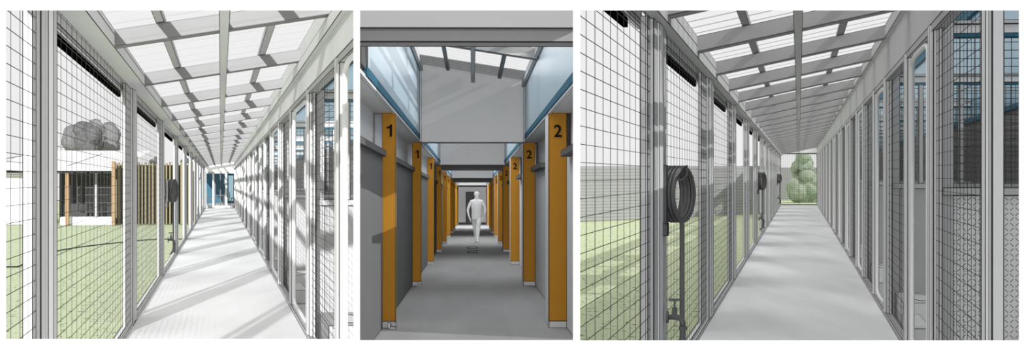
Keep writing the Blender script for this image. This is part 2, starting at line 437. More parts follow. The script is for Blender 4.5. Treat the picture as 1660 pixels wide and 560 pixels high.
            q = M(); q.tube(pts, r, WHITE, 8, closed=True); q.build('tube_frame', t, smooth=True)
            q = M(); q.quad((xx, d0, h0), (xx, d1, h0), (xx, d1, h1-.05), (xx, d0, h1-.05), CLEAR, 0, 0); q.build('clear_sheet', t)
        else:
            t = thing('mesh_panel', (XR+.03, a, -EYE), '%s wire mesh panel from the front on the right of the %s passage' % (ORD[i//2], side), 'mesh panel', 'right mesh panels of the %s passage' % side)
            q = M(); wire_side(q, XR+.02, a, b, -EYE+.05, ht, c['wdr'], c['whr']); q.build('wire_mesh', t)
            q = M(); q.box(XR+.03, XR+.05, a, a+.06, -EYE+.05, ht, WHITE2); q.build('stile', t); q = M(); q.box(XR+.03, XR+.05, b-.06, b, -EYE+.05, ht, WHITE2); q.build('stile', t)
    # kennels beyond
    XB = 2.6
    q = M(); q.quad((XR+.06, D0, -EYE-.01), (XB, D0, -EYE-.01), (XB, Dend, -EYE-.01), (XR+.06, Dend, -EYE-.01), c['kfloor'], 0, 0); struct('floor', q)
    q = M(); nb = 14
    for k in range(nb):
        h0 = -EYE+(.8+EYE)*k/nb; h1 = -EYE+(.8+EYE)*(k+1)/nb
        q.quad((XB, D0, h0), (XB, Dend, h0), (XB, Dend, h1), (XB, D0, h1), DWALL, 0, 1)
    struct('wall_right', q)
    q = M(); q.quad((XB, D0, .8), (XB, Dend, .8), (XB, Dend, 2.55), (XB, D0, 2.55), BLUE); q.box(XB-.06, XB, D0, Dend, 2.4, 2.6, TEAL); q.box(XB-.05, XB, D0, Dend, .8, .86, TEAL); q.build('window_%d' % c['no'], kind='structure')
    for i, D in enumerate(c['part']):
        if D > Dend-.3: break
        t = thing('kennel_partition', (XR+.5, D, -EYE), '%s kennel partition from the front beside the %s passage, low wall below mesh' % (ORD[i], side), 'partition', 'kennel partitions beside the %s passage' % side)
        x0 = XR+.09; hl = c['hl']; hh = c['hh']
        q = M(); q.box(x0, XB, D, D+.10, -EYE, hl-.06, KWALL, fronts=(PLATE if i == 0 and c['plate'] else None)); q.build('low_wall', t)
        q = M(); q.box(x0, XB, D-.02, D+.12, hl-.06, hl, GREYST); q.build('coping', t)
        q = M(); q.box(x0, x0+.085, D-.01, D+.11, -EYE, hh, GREYST)
        q.build('pier', t)
        q = M(); q.box(x0+.085, XB, D, D+.08, hh-.03, hh, GREYST); q.box(x0+.085, XB, D+.01, D+.07, hh-.10, hh-.03, WHITE2); q.build('head_rail', t)
        q = M(); q.box(x0+.085, XB, D+.01, D+.07, hh-.125, hh-.10, TEAL, lines=0); q.build('trim_rail', t, 'teal rail under the head rail')
        for x in (x0+.30, x0+.75, x0+1.2):
            q = M(); q.box(x, x+.05, D+.01, D+.07, hl, hh-.12, GREYST); q.build('mullion', t)
        if i < 9:
            q = M(); wire_face(q, D+.04, x0+.085, XB, hl, hh-.10, .055+.02*(i > 3), .06+.02*(i > 3), k=.0028); q.build('wire_mesh', t)
        q = M(); q.quad((x0+.085, D+.06, hl), (XB, D+.06, hl), (XB, D+.06, .36), (x0+.085, D+.06, .36), SCREEN, 0, 0); q.build('screen', t)
        # feeding blocks in front of the wall
        for k, (bx0, bx1, bd0, bd1, bt, bowl) in enumerate(((x0+.02, x0+.42, D-.62, D-.04, -1.33, True), (x0-.01, x0+.16, D-1.35, D-.75, -1.42, False))):
            if i > 7: break
            g = thing('feeding_block', (bx0, bd0, -EYE), ('concrete block with a round bowl recess' if bowl else 'low plain concrete step block')+' before the %s partition beside the %s passage' % (ORD[i], side), 'concrete block', 'blocks in the kennels beside the %s passage' % side)
            q = M(); q.box(bx0, bx1, bd0, bd1, -EYE, bt, c['block']); q.build('block', g)
            if bowl:
                cx, cd = (bx0+bx1)/2+.03, (bd0+bd1)/2
                pts = [(cx+.115*math.cos(a*math.pi/12), cd+.20*math.sin(a*math.pi/12), bt+.004) for a in range(24)]
                q = M(); q.tube(pts, .004, OUTL, 6, closed=True); q.build('rim', g)
                q = M(); q.face([CUR.P(cx+.105*math.cos(a*math.pi/12), cd+.19*math.sin(a*math.pi/12), bt+.003) for a in range(24)], WHITE2); q.build('bowl', g)
    return raf

def leafblob(m, cx, D, cz, w, h, mt, n=16, seed=1, depth=.8):
    rnd = random.Random(seed)
    for k in range(n):
        a = rnd.random()*6.28; r = rnd.random()**.5
        x = cx+w/2*r*math.cos(a); z = cz+h/2*r*math.sin(a); s = (.22+.2*rnd.random())*min(w, h); d = D+(rnd.random()-.5)*depth
        rings = 7; seg = 12; base = CUR.P(x, d, z); V = []
        for i in range(rings+1):
            th = math.pi*i/rings
            V.append([base+Vector((math.sin(th)*math.cos(2*math.pi*j/seg), math.sin(th)*math.sin(2*math.pi*j/seg), math.cos(th)))*s*(1+.22*(rnd.random()-.5)) for j in range(seg)])
        i0 = len(m.v); mi = m.m(mt)
        for Rr in V: m.v += Rr
        for i in range(rings):
            for j in range(seg):
                m.f.append((i0+i*seg+j, i0+(i+1)*seg+j, i0+(i+1)*seg+(j+1) % seg, i0+i*seg+(j+1) % seg)); m.mi.append(mi); m.uv.append([((0, 0), (0, 0), (0, 0))]*4)

# ================================================================== LEFT PASSAGE
CUR = P1
C1 = dict(XL=.97, XR=.885, slope=.165, Dend=39.5, side='left', Hb=1.21, Ht=1.36, floor=FLOOR1, sheet=SHEET, sp=(-.011, .066), beam=WHITE2, raft=RAFT, fascia=WHITE2, xe=.82,
          left=[3.76+3.53*k for k in range(11)], lb=1.05, pw=.05, pd=.34, wd=.14, wh=.083, r0=2.97, rs=1.9, rl=.84, rr=.87,
          hf0=.975, hf1=1.218, right=[3.02+1.585*k for k in range(24)], rpd=.20, round=0, wdr=.085, whr=.075, kfloor=KFLOOR,
          part=[6.32+3.17*k for k in range(11)], hl=-.17, hh=.97, plate=False, block=KWALL, no=1)
passage(C1)
hose_set(11.1, -.93, 'on the third post of the left passage')
# end doors and the blue room behind
q = M(); D = 39.5; hT = .62
q.box(-.97, .9, D, D+.2, hT, hT+.10, GREYST); q.box(-.97, .9, D, D+.2, -EYE, -EYE+.18, GREYST)
q.box(-.97, -.9, D, D+.2, -EYE, hT, GREYST); q.box(.84, .9, D, D+.2, -EYE, hT, GREYST)
q.build('door_1', kind='structure')
dd = bpy.data.objects['door_1']
for x0, x1 in ((-.52, -.40), (.28, .42)):
    q = M(); q.box(x0, x1, D-.05, D, -EYE+.04, hT, WHITE2); q.build('door_stile', dd)
for x0, x1 in ((-.38, -.30), (-.06, .02), (.20, .28)):
    q = M(); q.box(x0, x1, D+.02, D+.12, -EYE+.18, hT-.04, DGREY); q.build('door_frame', dd)
q = M(); q.quad((-.97, D, hT+.1), (.9, D, hT+.1), (.9, D, Ht_ := 1.5), (-.97, D, 1.2), LWALL, 0, 1); struct('wall_end', q)
q = M(); q.box(-2.2, 2.2, D+10, D+10.2, -EYE, 1.4, DEEPT, 0); q.quad((-2.2, D+.2, -EYE), (2.2, D+.2, -EYE), (2.2, D+10, -EYE), (-2.2, D+10, -EYE), GREYST, 0, 0); struct('wall_back', q)
q = M(); q.box(-2.2, 2.2, D+.1, D+10.2, 1.4, 1.5, LWALL, 0); struct('ceiling', q)
q = M(); q.box(.55, 1.05, D+9.8, D+9.95, -1.5, .70, TEAL); q.quad((.62, D+9.78, -1.4), (1.0, D+9.78, -1.4), (1.0, D+9.78, .62), (.62, D+9.78, .62), SKYG, 0, 0); q.build('window_3', kind='structure')
def tiny_chair(x, D, f, lab):
    t = thing('chair', (x, D, -EYE), lab, 'chair')
    q = M(); q.box(x-.2, x+.2, D, D+.4, -EYE+.5, -EYE+.56, DGREY); q.build('seat', t)
    q = M(); q.box(x-f*.22, x-f*.16, D, D+.4, -EYE+.56, -EYE+1.0, DGREY); q.build('backrest', t)
    for a in (-.18, .15):
        for b in (0, .36):
            q = M(); q.box(x+a, x+a+.03, D+b, D+b+.04, -EYE, -EYE+.5, DGREY); q.build('leg', t)
tiny_chair(-.72, 43, 1, 'dark chair left of the table in the blue room')
tiny_chair(.42, 43, -1, 'dark chair right of the table in the blue room')
tiny_chair(.95, 44.5, -1, 'dark chair below the pale window of the blue room')
t = thing('table', (-.15, 43, -EYE), 'dark table between the chairs in the blue room', 'table')
q = M(); q.box(-.45, .2, 43, 43.8, -EYE+.72, -EYE+.78, GTRACK); q.build('table_top', t)
for x in (-.42, .14):
    for d in (43.05, 43.7):
        q = M(); q.box(x, x+.04, d, d+.05, -EYE, -EYE+.72, GTRACK); q.build('leg', t)

# yard on the left
q = M(); q.quad((-14, 2.6, -EYE-.03), (-.97-.1, 2.6, -EYE-.03), (-.97-.1, 60, -EYE-.03), (-26, 60, -EYE-.03), GRASS, 0, 0); struct('ground', q)
DS = 24.0
def px1(x, D): return D*KY/math.cos(P1.yaw)*math.tan(math.atan((x-830)/(F*KY))-P1.yaw)
def hy1(y, D): return (297.5-y)*D/F
t = thing('shed', (px1(100, DS), DS, -EYE), 'low white-roofed shed with pale corrugated cladding across the lawn', 'shed')
q = M(); x0, x1 = px1(-30, DS), px1(43.5, DS)
for k in range(24):
    h0 = -EYE+(hy1(280, DS)+EYE)*k/24; h1 = -EYE+(hy1(280, DS)+EYE)*(k+1)/24
    q.quad((x0, DS+.3, h0), (x1, DS+.3, h0), (x1, DS+.3, h1), (x0, DS+.3, h1), CLAD, 0, 1)
q.build('cladding', t)
q = M(); rf = [(279, 0), (272, 1.2), (266, 2.4), (256, 4.4), (245, 7.0)]
for (ya, da), (yb, db) in zip(rf, rf[1:]):
    xl, xr = px1(-30, DS), px1(181+(279-ya)*.9, DS); xr2 = px1(181+(279-yb)*.9, DS)
    q.quad((xl, DS+da, hy1(ya, DS+da)), (xr, DS+da, hy1(ya, DS+da)), (xr2, DS+db, hy1(yb, DS+db)), (xl, DS+db, hy1(yb, DS+db)), ROOFW)
q.build('shed_roof', t)
q = M(); q.box(px1(-30, DS), px1(181, DS), DS-.1, DS+.02, hy1(280.5, DS), hy1(277.8, DS), BLACK, 0); q.build('gutter', t)
for (xa, ya, xb, yb) in ((15, 258, 36, 249), (112, 270, 150, 250), (10, 262, 60, 268)):
    q = M(); q.tube([(px1(xa, DS+2), DS+1.6, hy1(ya, DS+1.5)), (px1(xb, DS+2), DS+4.2, hy1(yb, DS+4.2))], .012, OUTL, 4); q.build('roof_seam', t)
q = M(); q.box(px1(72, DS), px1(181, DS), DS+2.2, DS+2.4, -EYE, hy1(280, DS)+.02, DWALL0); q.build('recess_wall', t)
q = M(); q.box(px1(96, DS), px1(184, DS), DS+.1, DS+.6, -EYE-.02, hy1(352, DS), WHITE); q.build('plinth', t)
q = M(); q.quad((px1(181, DS), DS, hy1(279, DS)), (px1(206, DS), DS+3, hy1(279, DS+3)), (px1(206, DS), DS+3, hy1(254, DS+3)), (px1(183, DS), DS, hy1(277, DS)), DGREY); q.build('hip_end', t)
for (a, b, yt, lab) in ((42.3, 45, 280, 'thin timber post at the corner of the corrugated shed wall'), (107, 112.5, 281, 'timber post in the middle of the shed front'), (181.5, 187, 262, 'timber post at the right corner of the shed')):
    q = M(); q.box(px1(a, DS), px1(b, DS), DS-.12, DS, -EYE-.02, hy1(yt, DS), TIMBER); q.build('timber_post', label=lab, cat='post', group='timber posts of the shed')
for i, (a, b, lab) in enumerate(((96, 106, 'narrow dark mesh gate left of the middle timber post'), (117, 147, 'dark mesh double gate leaf left of the pale gate post'), (151, 176, 'dark grey gate leaf right of the pale gate post'))):
    t = thing('shed_gate', (px1(a, DS), DS+.8, -EYE), lab, 'gate', 'gates in the shed front')
    D = DS+.8; yb, yt = 345, 288
    q = M()
    for (u, v) in ((a, a+1.6), (b-1.6, b)): q.box(px1(u, DS), px1(v, DS), D, D+.08, hy1(yb, DS), hy1(yt, DS), WIRE, 0)
    for yy in (yt, 305, 317, 330, yb): q.box(px1(a, DS), px1(b, DS), D, D+.08, hy1(yy+.8, DS), hy1(yy-.8, DS), WIRE, 0)
    q.build('frame', t)
    q = M(); wire_face(q, D+.04, px1(a, DS), px1(b, DS), hy1(yb, DS), hy1(yt, DS), .055, .055, k=.004); q.build('wire_mesh', t)
q = M(); q.box(px1(147.5, DS), px1(150.5, DS), DS+.75, DS+.85, -EYE, hy1(280, DS), GREYST); q.build('gate_post', label='pale post between the two right gates of the shed', cat='post')
q = M(); q.box(px1(178, DS), px1(181, DS), DS+.75, DS+.85, -EYE, hy1(281, DS), LWALL); q.build('gate_post', label='white post right of the last shed gate', cat='post')
# slatted timber fence
t = thing('slatted_fence', (px1(260, 24), 24.4, -EYE), 'tall fence of upright weathered timber slats at the end of the lawn', 'fence')
q = M(); D = 24.4; x = px1(187, D); k = 0; rnd = random.Random(3)
while x < -1.13:
    w = .055+.03*rnd.random(); hh = hy1(266-3*rnd.random(), D)
    q.box(x, x+w, D-.02-.05*(k % 2), D+.03, -EYE, hh, SLAT); x += w+.045+.03*rnd.random(); k += 1
q.build('slat', t)
q = M(); q.box(px1(187, D), -1.1, D+.10, D+.16, -EYE, hy1(268, D), OLIVE, 0); q.build('backing', t)
# garden hose on the lawn
q = M(); pts = []
for x, y in ((10, 430), (28, 430), (48, 422), (64, 414), (80, 408), (100, 403.5), (130, 399), (165, 395), (205, 391), (240, 388), (280, 387), (333, 388)):
    d = EYE*F/(y-297.5); pts.append((px1(x, d), d, -EYE-.01))
q.tube(pts, .014, OUTL, 6); q.build('garden_hose', label='thin dark hose lying in a long curve across the left lawn', cat='hose')
# trees behind the shed : flat-toned rounded clumps
for (cx, cy, w, h, mt, D, sd, lab) in ((165, 227, 40, 38, LEAFD2, 46, 1, 'mid grey bushy tree right of the dark one behind the shed roof'), (122, 226, 34, 36, LEAFD2, 47, 2, 'mid grey tree left of the dark one behind the shed roof'), (142, 226, 34, 44, LEAFD, 43, 3, 'dark grey pointed tree in front of its neighbours behind the shed roof')):
    t = thing('tree', (px1(cx, D), D, -EYE), lab, 'tree', 'trees behind the shed')
    q = M(); leafblob(q, px1(cx, D), D, hy1(cy, D), w*D/F, h*D/F, mt, 26, sd); 
    if sd == 3:
        for u, yy in ((133, 197), (140, 199), (147, 204)):
            q.tube([(px1(u, D), D, hy1(215, D)), (px1(u, D), D, hy1(yy, D))], [.16, .005], mt, 6)
    q.build('crown', t)
    q = M(); q.tube([(px1(cx, D), D, -EYE), (px1(cx, D), D, hy1(cy, D))], .12, LEAFD, 8); q.build('trunk', t)
for (cx, cy, w, lab) in ((252, 262, 12, 'small dark shrub over the slatted fence, left one'), (299, 262, 9, 'small dark shrub over the slatted fence, right one')):
    D = 30; t = thing('shrub', (px1(cx, D), D, -EYE), lab, 'shrub', 'shrubs behind the slatted fence')
    q = M(); leafblob(q, px1(cx, D), D, hy1(cy, D), w*D/F, .3, LEAFD, 10, cx); q.build('crown', t)
    q = M(); q.tube([(px1(cx, D), D, -EYE), (px1(cx, D), D, hy1(cy, D))], .05, LEAFD, 6); q.build('stem', t)

# ================================================================== RIGHT PASSAGE
CUR = P3
def px3(x, D): return D*KY/math.cos(P3.yaw)*math.tan(math.atan((x-830)/(F*KY))-P3.yaw)
def hy3(y, D): return (285-y)*D/F
C3 = dict(XL=.966, XR=.966, slope=.207, Dend=33.3, side='right', Hb=1.30, Ht=1.46, floor=FLOOR3, sheet=SHEET3, sp=(-.044, .032), beam=BEAM3, raft=RAFT3, fascia=BEAM3, xe=.90,
          left=[4.51+2.54*k for k in range(12)], lb=2.54, pw=.05, pd=.40, wd=.12, wh=.083, r0=2.99, rs=1.25, rl=.95, rr=.93,
          hf0=1.12, hf1=1.50, right=[x for k in range(13) for x in (2.98+2.45*k-.0, 4.53+2.45*k)], rpd=.20, round=1, wdr=.085, whr=.09, kfloor=GREYST,
          part=[4.66+2.45*k for k in range(12)], hl=-.09, hh=1.16, plate=True, block=WHITE2, no=2)
C3['right'] = sorted([3.17+2.42*k for k in range(13)]+[4.53+2.42*k for k in range(13)])
passage(C3)
hose_set(4.40, -.93, 'on the nearest post of the right passage')
hose_set(14.45, -.93, 'on the fifth post of the right passage')
hose_set(27.2, -.93, 'on the far end post of the right passage')
q = M(); q.quad((-7, 2.6, -EYE-.03), (-1.07, 2.6, -EYE-.03), (-1.07, 45, -EYE-.03), (-20, 45, -EYE-.03), GRASS, 0, 0); struct('ground', q)
# boarded boundary fence beyond the grass
t = thing('boundary_fence', (px3(1060, 23), 23, -EYE), 'grey horizontally boarded fence beyond the right-hand grass', 'fence')
q = M(); nb = 17
def fp(x, fr):
    D = 21.3+(x-940)/240*3.2; h1 = hy3(269.5, D); return (px3(x, D), D, -EYE+(h1+EYE)*fr)
for k in range(nb): q.quad(fp(925, k/nb), fp(1247, k/nb), fp(1247, (k+1)/nb), fp(925, (k+1)/nb), FENCE, 0, 1)
q.build('boarding', t)
t = thing('boundary_fence', (0, 40, -EYE), 'grey boarded fence behind the end screen of the right passage', 'fence')
q = M(); D = 40
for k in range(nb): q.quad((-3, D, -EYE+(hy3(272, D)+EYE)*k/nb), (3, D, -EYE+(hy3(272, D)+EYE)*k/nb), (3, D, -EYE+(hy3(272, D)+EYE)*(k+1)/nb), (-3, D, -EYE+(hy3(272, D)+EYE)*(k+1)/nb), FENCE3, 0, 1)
q.build('boarding', t)
q = M(); q.quad((-1.05, 33.4, -EYE-.02), (3, 33.4, -EYE-.02), (3, 45, -EYE-.02), (-1.05, 45, -EYE-.02), GRASS, 0, 0); struct('ground', q)
t = thing('end_screen', (0, 33.3, -EYE), 'wire mesh screen closing the far end of the right passage', 'screen')
q = M()
for a in (-.98, -.01, .94): q.box(a, a+.03, 33.3, 33.4, -EYE, hy3(250, 33.3), GTRACK, 0)
q.box(-.98, .97, 33.3, 33.4, hy3(250.5, 33.3), hy3(248.5, 33.3), GTRACK, 0); q.box(-.98, .97, 33.3, 33.4, -EYE, -EYE+.05, GTRACK, 0); q.build('frame', t)
q = M(); wire_face(q, 33.32, -.97, .97, -EYE+.05, hy3(250, 33.3), .12, .10, k=.004); q.build('wire_mesh', t)
q = M(); q.quad((-.97, 33.3, hy3(249, 33.3)), (.97, 33.3, hy3(249, 33.3)), (.97, 33.3, 1.62), (-.97, 33.3, 1.22), LWALL, 0, 1); struct('wall_end', q)
t = thing('tree', (px3(1303, 37), 37, -EYE), 'pale green tree behind the end screen of the right passage', 'tree')
D = 37; q = M(); leafblob(q, px3(1300, D), D, hy3(268, D), 24*D/F, 40*D/F, LEAFG, 30, 5); leafblob(q, px3(1302, D), D, hy3(303, D), 36*D/F, 50*D/F, LEAFG, 44, 8); q.build('crown', t)
q = M(); q.tube([(px3(1303, D), D, -EYE), (px3(1303, D), D, -.3)], .12, LEAFG, 8); q.build('trunk', t)

# ================================================================== MIDDLE PASSAGE
CUR = P2
def px2(x, D): return D*KY/math.cos(P2.yaw)*math.tan(math.atan((x-830)/(F*KY))-P2.yaw)
def hy2(y, D): return (327-y)*D/F
XW = .97; HB = 1.12; DF = 47.0; XD = 1.13
q = M(); q.quad((-1.5, 2.7, -EYE), (1.6, 2.7, -EYE), (1.6, DF, -EYE), (-1.5, DF, -EYE), FLOOR2, 0, 0); struct('floor', q)
q = M(); q.box(-1.5, 1.6, DF, DF+.2, -EYE, 1.5, mat('bright end wall', srgb(252), var=0)); struct('wall_end', q)
t = M(); t.box(px2(756, DF), px2(768.5, DF), DF-.06, DF, -EYE, hy2(312.5, DF), GDOOR); t.build('door_2', kind='structure')
q = M(); q.box(px2(755, DF), px2(769.5, DF), DF-.03, DF-.01, -EYE, hy2(311.2, DF), DGREY, 0); q.build('door_frame', bpy.data.objects['door_2'])
# bearing posts
PD = [7.8+3.9*k for k in range(10)]
for side, sg, num in (('left', -1, '1'), ('right', 1, '2')):
    for i, D in enumerate(PD):
        x0, x1 = (-XW-.17, -XW) if sg < 0 else (XW, XW+.225*(1 if i == 0 else .85))
        if sg > 0 and i > 0: x1 = XW+.22
        t = thing('numbered_post', (sg*(XW+.09), D, -EYE), '%s ochre post from the front on the %s wall of the middle passage, marked %s' % (ORD[i], side, num), 'post', 'numbered posts on the %s wall' % side)
        q = M(); q.box(x0, x1, D, D+.07, -EYE+.085, HB, ORANGE); q.build('post_board', t)
        q = M(); q.box(x0, x1, D, D+.10, -EYE, -EYE+.085, BASEM); q.build('post_base', t)
        q = M(); q.box(x0+.01, x1+(-.002 if sg < 0 else -.01), D+.07, D+(.10 if sg < 0 else .42), -EYE, HB-.01, W2)
        q.build('nib', t)
        if sg > 0:
            q = M(); q.box(XW-.0, XW+.005, D+.07, D+.42, -EYE, HB+.02, W2); q.build('jamb_strip', t)
        if sg < 0 and i < 9:
            q = M(); a = -XW-.085
            q.box(a, a+.03, D-.08, D-.01, -EYE+.01, -EYE+.085, BRACK); q.box(a, a+.10, D-.08, D-.01, -EYE+.003, -EYE+.028, BRACK); q.box(a+.035, a+.11, D-.06, D-.01, -EYE+.04, -EYE+.055, BRACK); q.build('floor_bracket', t)
        cu = bpy.data.curves.new('numeral', 'FONT'); cu.body = num; cu.size = .215; cu.align_x = 'CENTER'; cu.extrude = .002; cu.offset = .004
        cu.materials.append(INK)
        tmp = bpy.data.objects.new('numeral_outline', cu); CUR.col.objects.link(tmp)
        dg = bpy.context.evaluated_depsgraph_get(); me = bpy.data.meshes.new_from_object(tmp.evaluated_get(dg)); bpy.data.objects.remove(tmp)
        o = bpy.data.objects.new('numeral', me); CUR.col.objects.link(o); o.parent = t
        if sg < 0:
            pr = [(.012, 0), (.042, 0), (.042, .156), (.020, .156), (.008, .136), (-.028, .120), (-.028, .098), (.012, .112)]
            me2 = bpy.data.meshes.new('numeral'); n_ = len(pr)
            me2.from_pydata([(a_, b_, z_) for z_ in (0, .004) for a_, b_ in pr], [], [tuple(range(n_, 2*n_)), tuple(reversed(range(n_)))]+[(k_, (k_+1) % n_, n_+(k_+1) % n_, n_+k_) for k_ in range(n_)])
            me2.materials.append(INK); o.data = me2
        w = CUR.P((x0+x1)/2-.0*(sg < 0), D-.006, hy2(222, 7.8)); o.location = w-ORG[t]; o.rotation_euler = (math.pi/2, 0, -CUR.yaw)
# walls between posts
for side, sg in (('left', -1), ('right', 1)):
    q = M(); xx = sg*(XD+.12)
    q.box(min(xx, xx+sg*.05), max(xx, xx+sg*.05), 2.7, DF, -EYE, HB, W2, 0); struct('wall_'+side, q)
    edges = [3.9]+PD+[DF]
    for i in range(len(edges)-1):
        a, b = edges[i]+.12, edges[i+1]-.02
        if sg < 0:
            t = thing('sliding_door', (-XD, a, -EYE), '%s grey sliding door from the front on the left of the middle passage' % ORD[i], 'door', 'sliding doors on the left')
            q = M(); s0 = a+(1.0 if i else 0)
            q.box(-XD-.03, -XD, s0, b, -EYE+.01, .60, GDOOR); q.build('door_leaf', t)
            q = M(); q.box(-XD-.02, -XD+.045, max(a-.1, 3.0), b+.0, .565, .64, GTRACK); q.build('track', t)
            if i:
                q = M(); q.box(-XD-.05, -XD+.01, a+.62, a+1.0, -EYE+.01, .58, DGREY); q.build('leading_edge', t)
                q = M(); q.box(-XD-.03, -XD+.0, a+.3, a+.55, -EYE+.01, .62, W2); q.build('jamb', t)
        else:
            t = thing('sliding_door', (XD+.1, a, -EYE), '%s white sliding door from the front on the right of the middle passage' % ORD[i], 'door', 'sliding doors on the right')
            q = M(); q.box(XD+.06, XD+.10, a+.3, b, -EYE+.01, .60, W2); q.build('door_leaf', t)
            q = M(); q.box(XD-.05, XD+.06, b-1.75 if i else 5.2, b-.25, .545, .625, GTRACK); q.build('track', t)
            q = M(); q.box(XD+.02, XD+.07, a+.55, a+.75, -EYE+.01, .56, DGREY); q.build('leading_edge', t)
        q = M()
# long lintel beams on top of the posts
for side, sg in (('left', -1), ('right', 1)):
    q = M(); q.box(sg*(XW+.02), sg*(XD+.30), 2.8, DF, HB-.0, HB+.06, C2, 1); q.box(sg*XW, sg*(XW+.03), 2.8, DF, HB-.01, HB+.04, W2)
    q.build('lintel_beam', label='long grey lintel resting on the %s posts of the middle passage' % side, cat='beam')
    q = M()
    for a, b in ((5.6, 11.45), (11.7, 18.5), (22.1, 28.9), (36, 42)):
        q.box(sg*(XW-.012), sg*(XW+.02), a, b, 1.147, 1.237, TEAL)
    q.build('sill_%s' % side if False else 'window_sill', label='teal sill strip along the %s clerestory glass of the middle passage' % side, cat='sill')
    for j, (a, b) in enumerate(((5.7, 11.45), (11.7, 18.5), (22.1, 28.9), (36, 42))):
        q = M(); q.quad((sg*XW, a, 1.23), (sg*XW, b, 1.23), (sg*XW, b, 2.39-.155*sg*XW), (sg*XW, a, 2.39-.155*sg*XW), PBLUE); q.build('window_%d' % (4+j+(4 if sg > 0 else 0)), kind='structure')
q = M(); q.box(-XW-.22, -XW+.004, 5.35, 5.72, 1.2, 2.7, DGREY); q.build('dark_pier', label='dark grey upright at the left front end of the pale blue clerestory glass', cat='pier')
# ceiling pieces and upstands
q = M(); q.quad((-XW, 11.45, 1.1), (XW, 11.45, 1.1), (XW, 11.45, 2.24), (-XW, 11.45, 2.54), C2); q.quad((-XW, 11.7, 1.1), (XW, 11.7, 1.1), (XW, 11.7, 2.24), (-XW, 11.7, 2.54), C2); q.quad((-XW, 11.45, 1.1), (XW, 11.45, 1.1), (XW, 11.7, 1.1), (-XW, 11.7, 1.1), C2); q.quad((-XW, 11.45, 2.54), (XW, 11.45, 2.24), (XW, 11.7, 2.24), (-XW, 11.7, 2.54), C2); q.build('upstand', label='tall grey cross wall over the middle passage under the near rooflight', cat='wall')
for k, (a, b) in enumerate(((18.5, 18.9), (28.9, 29.2), (42, 42.3))):
    q = M(); q.box(-XW, XW, a, b, 1.10, 2.25, C2, 1); q.build('upstand', label='%s grey cross wall beyond the tall one in the middle passage' % ORD[k], cat='wall', group='far cross walls')
q = M()
for a, b in ((18.9, 22.0), (29.2, 36.0), (42.3, 47)): q.box(-XW-.05, XW+.05, a, b, 1.10, 1.2, C2)
struct('ceiling', q)
for k, (a, b) in enumerate(((11.7, 18.5), (22.0, 28.9), (36, 42))):
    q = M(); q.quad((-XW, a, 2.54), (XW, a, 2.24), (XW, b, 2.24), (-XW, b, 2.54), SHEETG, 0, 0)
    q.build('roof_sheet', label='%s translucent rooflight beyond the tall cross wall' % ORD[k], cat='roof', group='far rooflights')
s2 = -.155; hr = 2.40
q = M(); D = 4.2
while D < 11.45:
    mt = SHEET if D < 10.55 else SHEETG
    for xa, xb in ((-XW, XW),):
        q.quad((xa, D, hr+s2*xa), (xb, D, hr+s2*xb), (xb, D+.14, hr+s2*xb), (xa, D+.14, hr+s2*xa), mt, 0, 1)
    D += .14
q.build('roof_sheet', label='ribbed translucent rooflight above the front of the middle passage', cat='roof')
for i, D in enumerate((5.2, 7.1, 9.0)):
    q = M(); q.box(-XW, XW-.02, D, D+.1, hr-.17, hr-.01, RAFT3, slope=s2); q.build('rafter', label='%s grey rafter from the front under the middle rooflight' % ORD[i], cat='rafter', group='rafters of the middle rooflight')
for x, w, lab in ((-.45, .065, 'left'), (.01, .07, 'middle'), (.50, .065, 'right')):
    q = M(); q.box(x-w/2, x+w/2, 4.5, 11.4, hr-.05, hr-.012, RAFT, slope=s2, lines=1) if lab != 'middle' else q.box(x-w/2, x+w/2, 4.5, 11.4, hr-.20, hr-.012, BEAM3, slope=s2)
    q.build('purlin', label='%s purlin running lengthways under the middle rooflight' % lab, cat='purlin')
for sg, lab in ((-1, 'left'), (1, 'right')):
    q = M(); q.box(sg*(XW-.06), sg*(XW-.005), 4.5, 11.4, hr-.13+s2*sg*XW, hr-.01+s2*sg*XW, C2); q.box(sg*(XW-.03), sg*(XW-.004), 11.36, 11.44, 1.1, hr-.13+s2*sg*XW, W2)
    q.build('edge_beam', label='narrow grey edge beam along the %s of the middle rooflight' % lab, cat='beam')
# header near the front
t = thing('header_beam', (0, 3.2, .8), 'wide light grey header beam across the top front of the middle passage', 'beam')
q = M(); q.box(-.9, .9, 3.2, 3.3, hy2(68, 3.2), hy2(46, 3.2), HEAD2); q.build('lower_board', t)
q = M(); q.box(-.9, .9, 3.15, 3.3, hy2(45.6, 3.15), hy2(-20, 3.15), HEAD2); q.build('upper_board', t)
for k, (y0, y1) in enumerate(((400.5, 403.5), (407, 411))):
    d1, d0 = EYE*F/(y0-327), EYE*F/(y1-327)
    t = thing('floor_drain', (0, d0, -EYE), ('farther' if k == 0 else 'nearer')+' small rectangular floor drain in the middle passage', 'drain')
    xa, xb = px2(757.5, d0), px2(774.5, d0)
    q = M(); q.box(xa, xb, d0, d1, -EYE, -EYE+.006, BASEM, 0); q.build('grate', t)
    q = M(); e = .028
    q.box(xa, xb, d0, d0+.22, -EYE, -EYE+.012, OUTL, 0); q.box(xa, xb, d1-.22, d1, -EYE, -EYE+.012, OUTL, 0); q.box(xa, xa+e, d0, d1, -EYE, -EYE+.012, OUTL, 0); q.box(xb-e, xb, d0, d1, -EYE, -EYE+.012, OUTL, 0)
    q.build('rim', t)

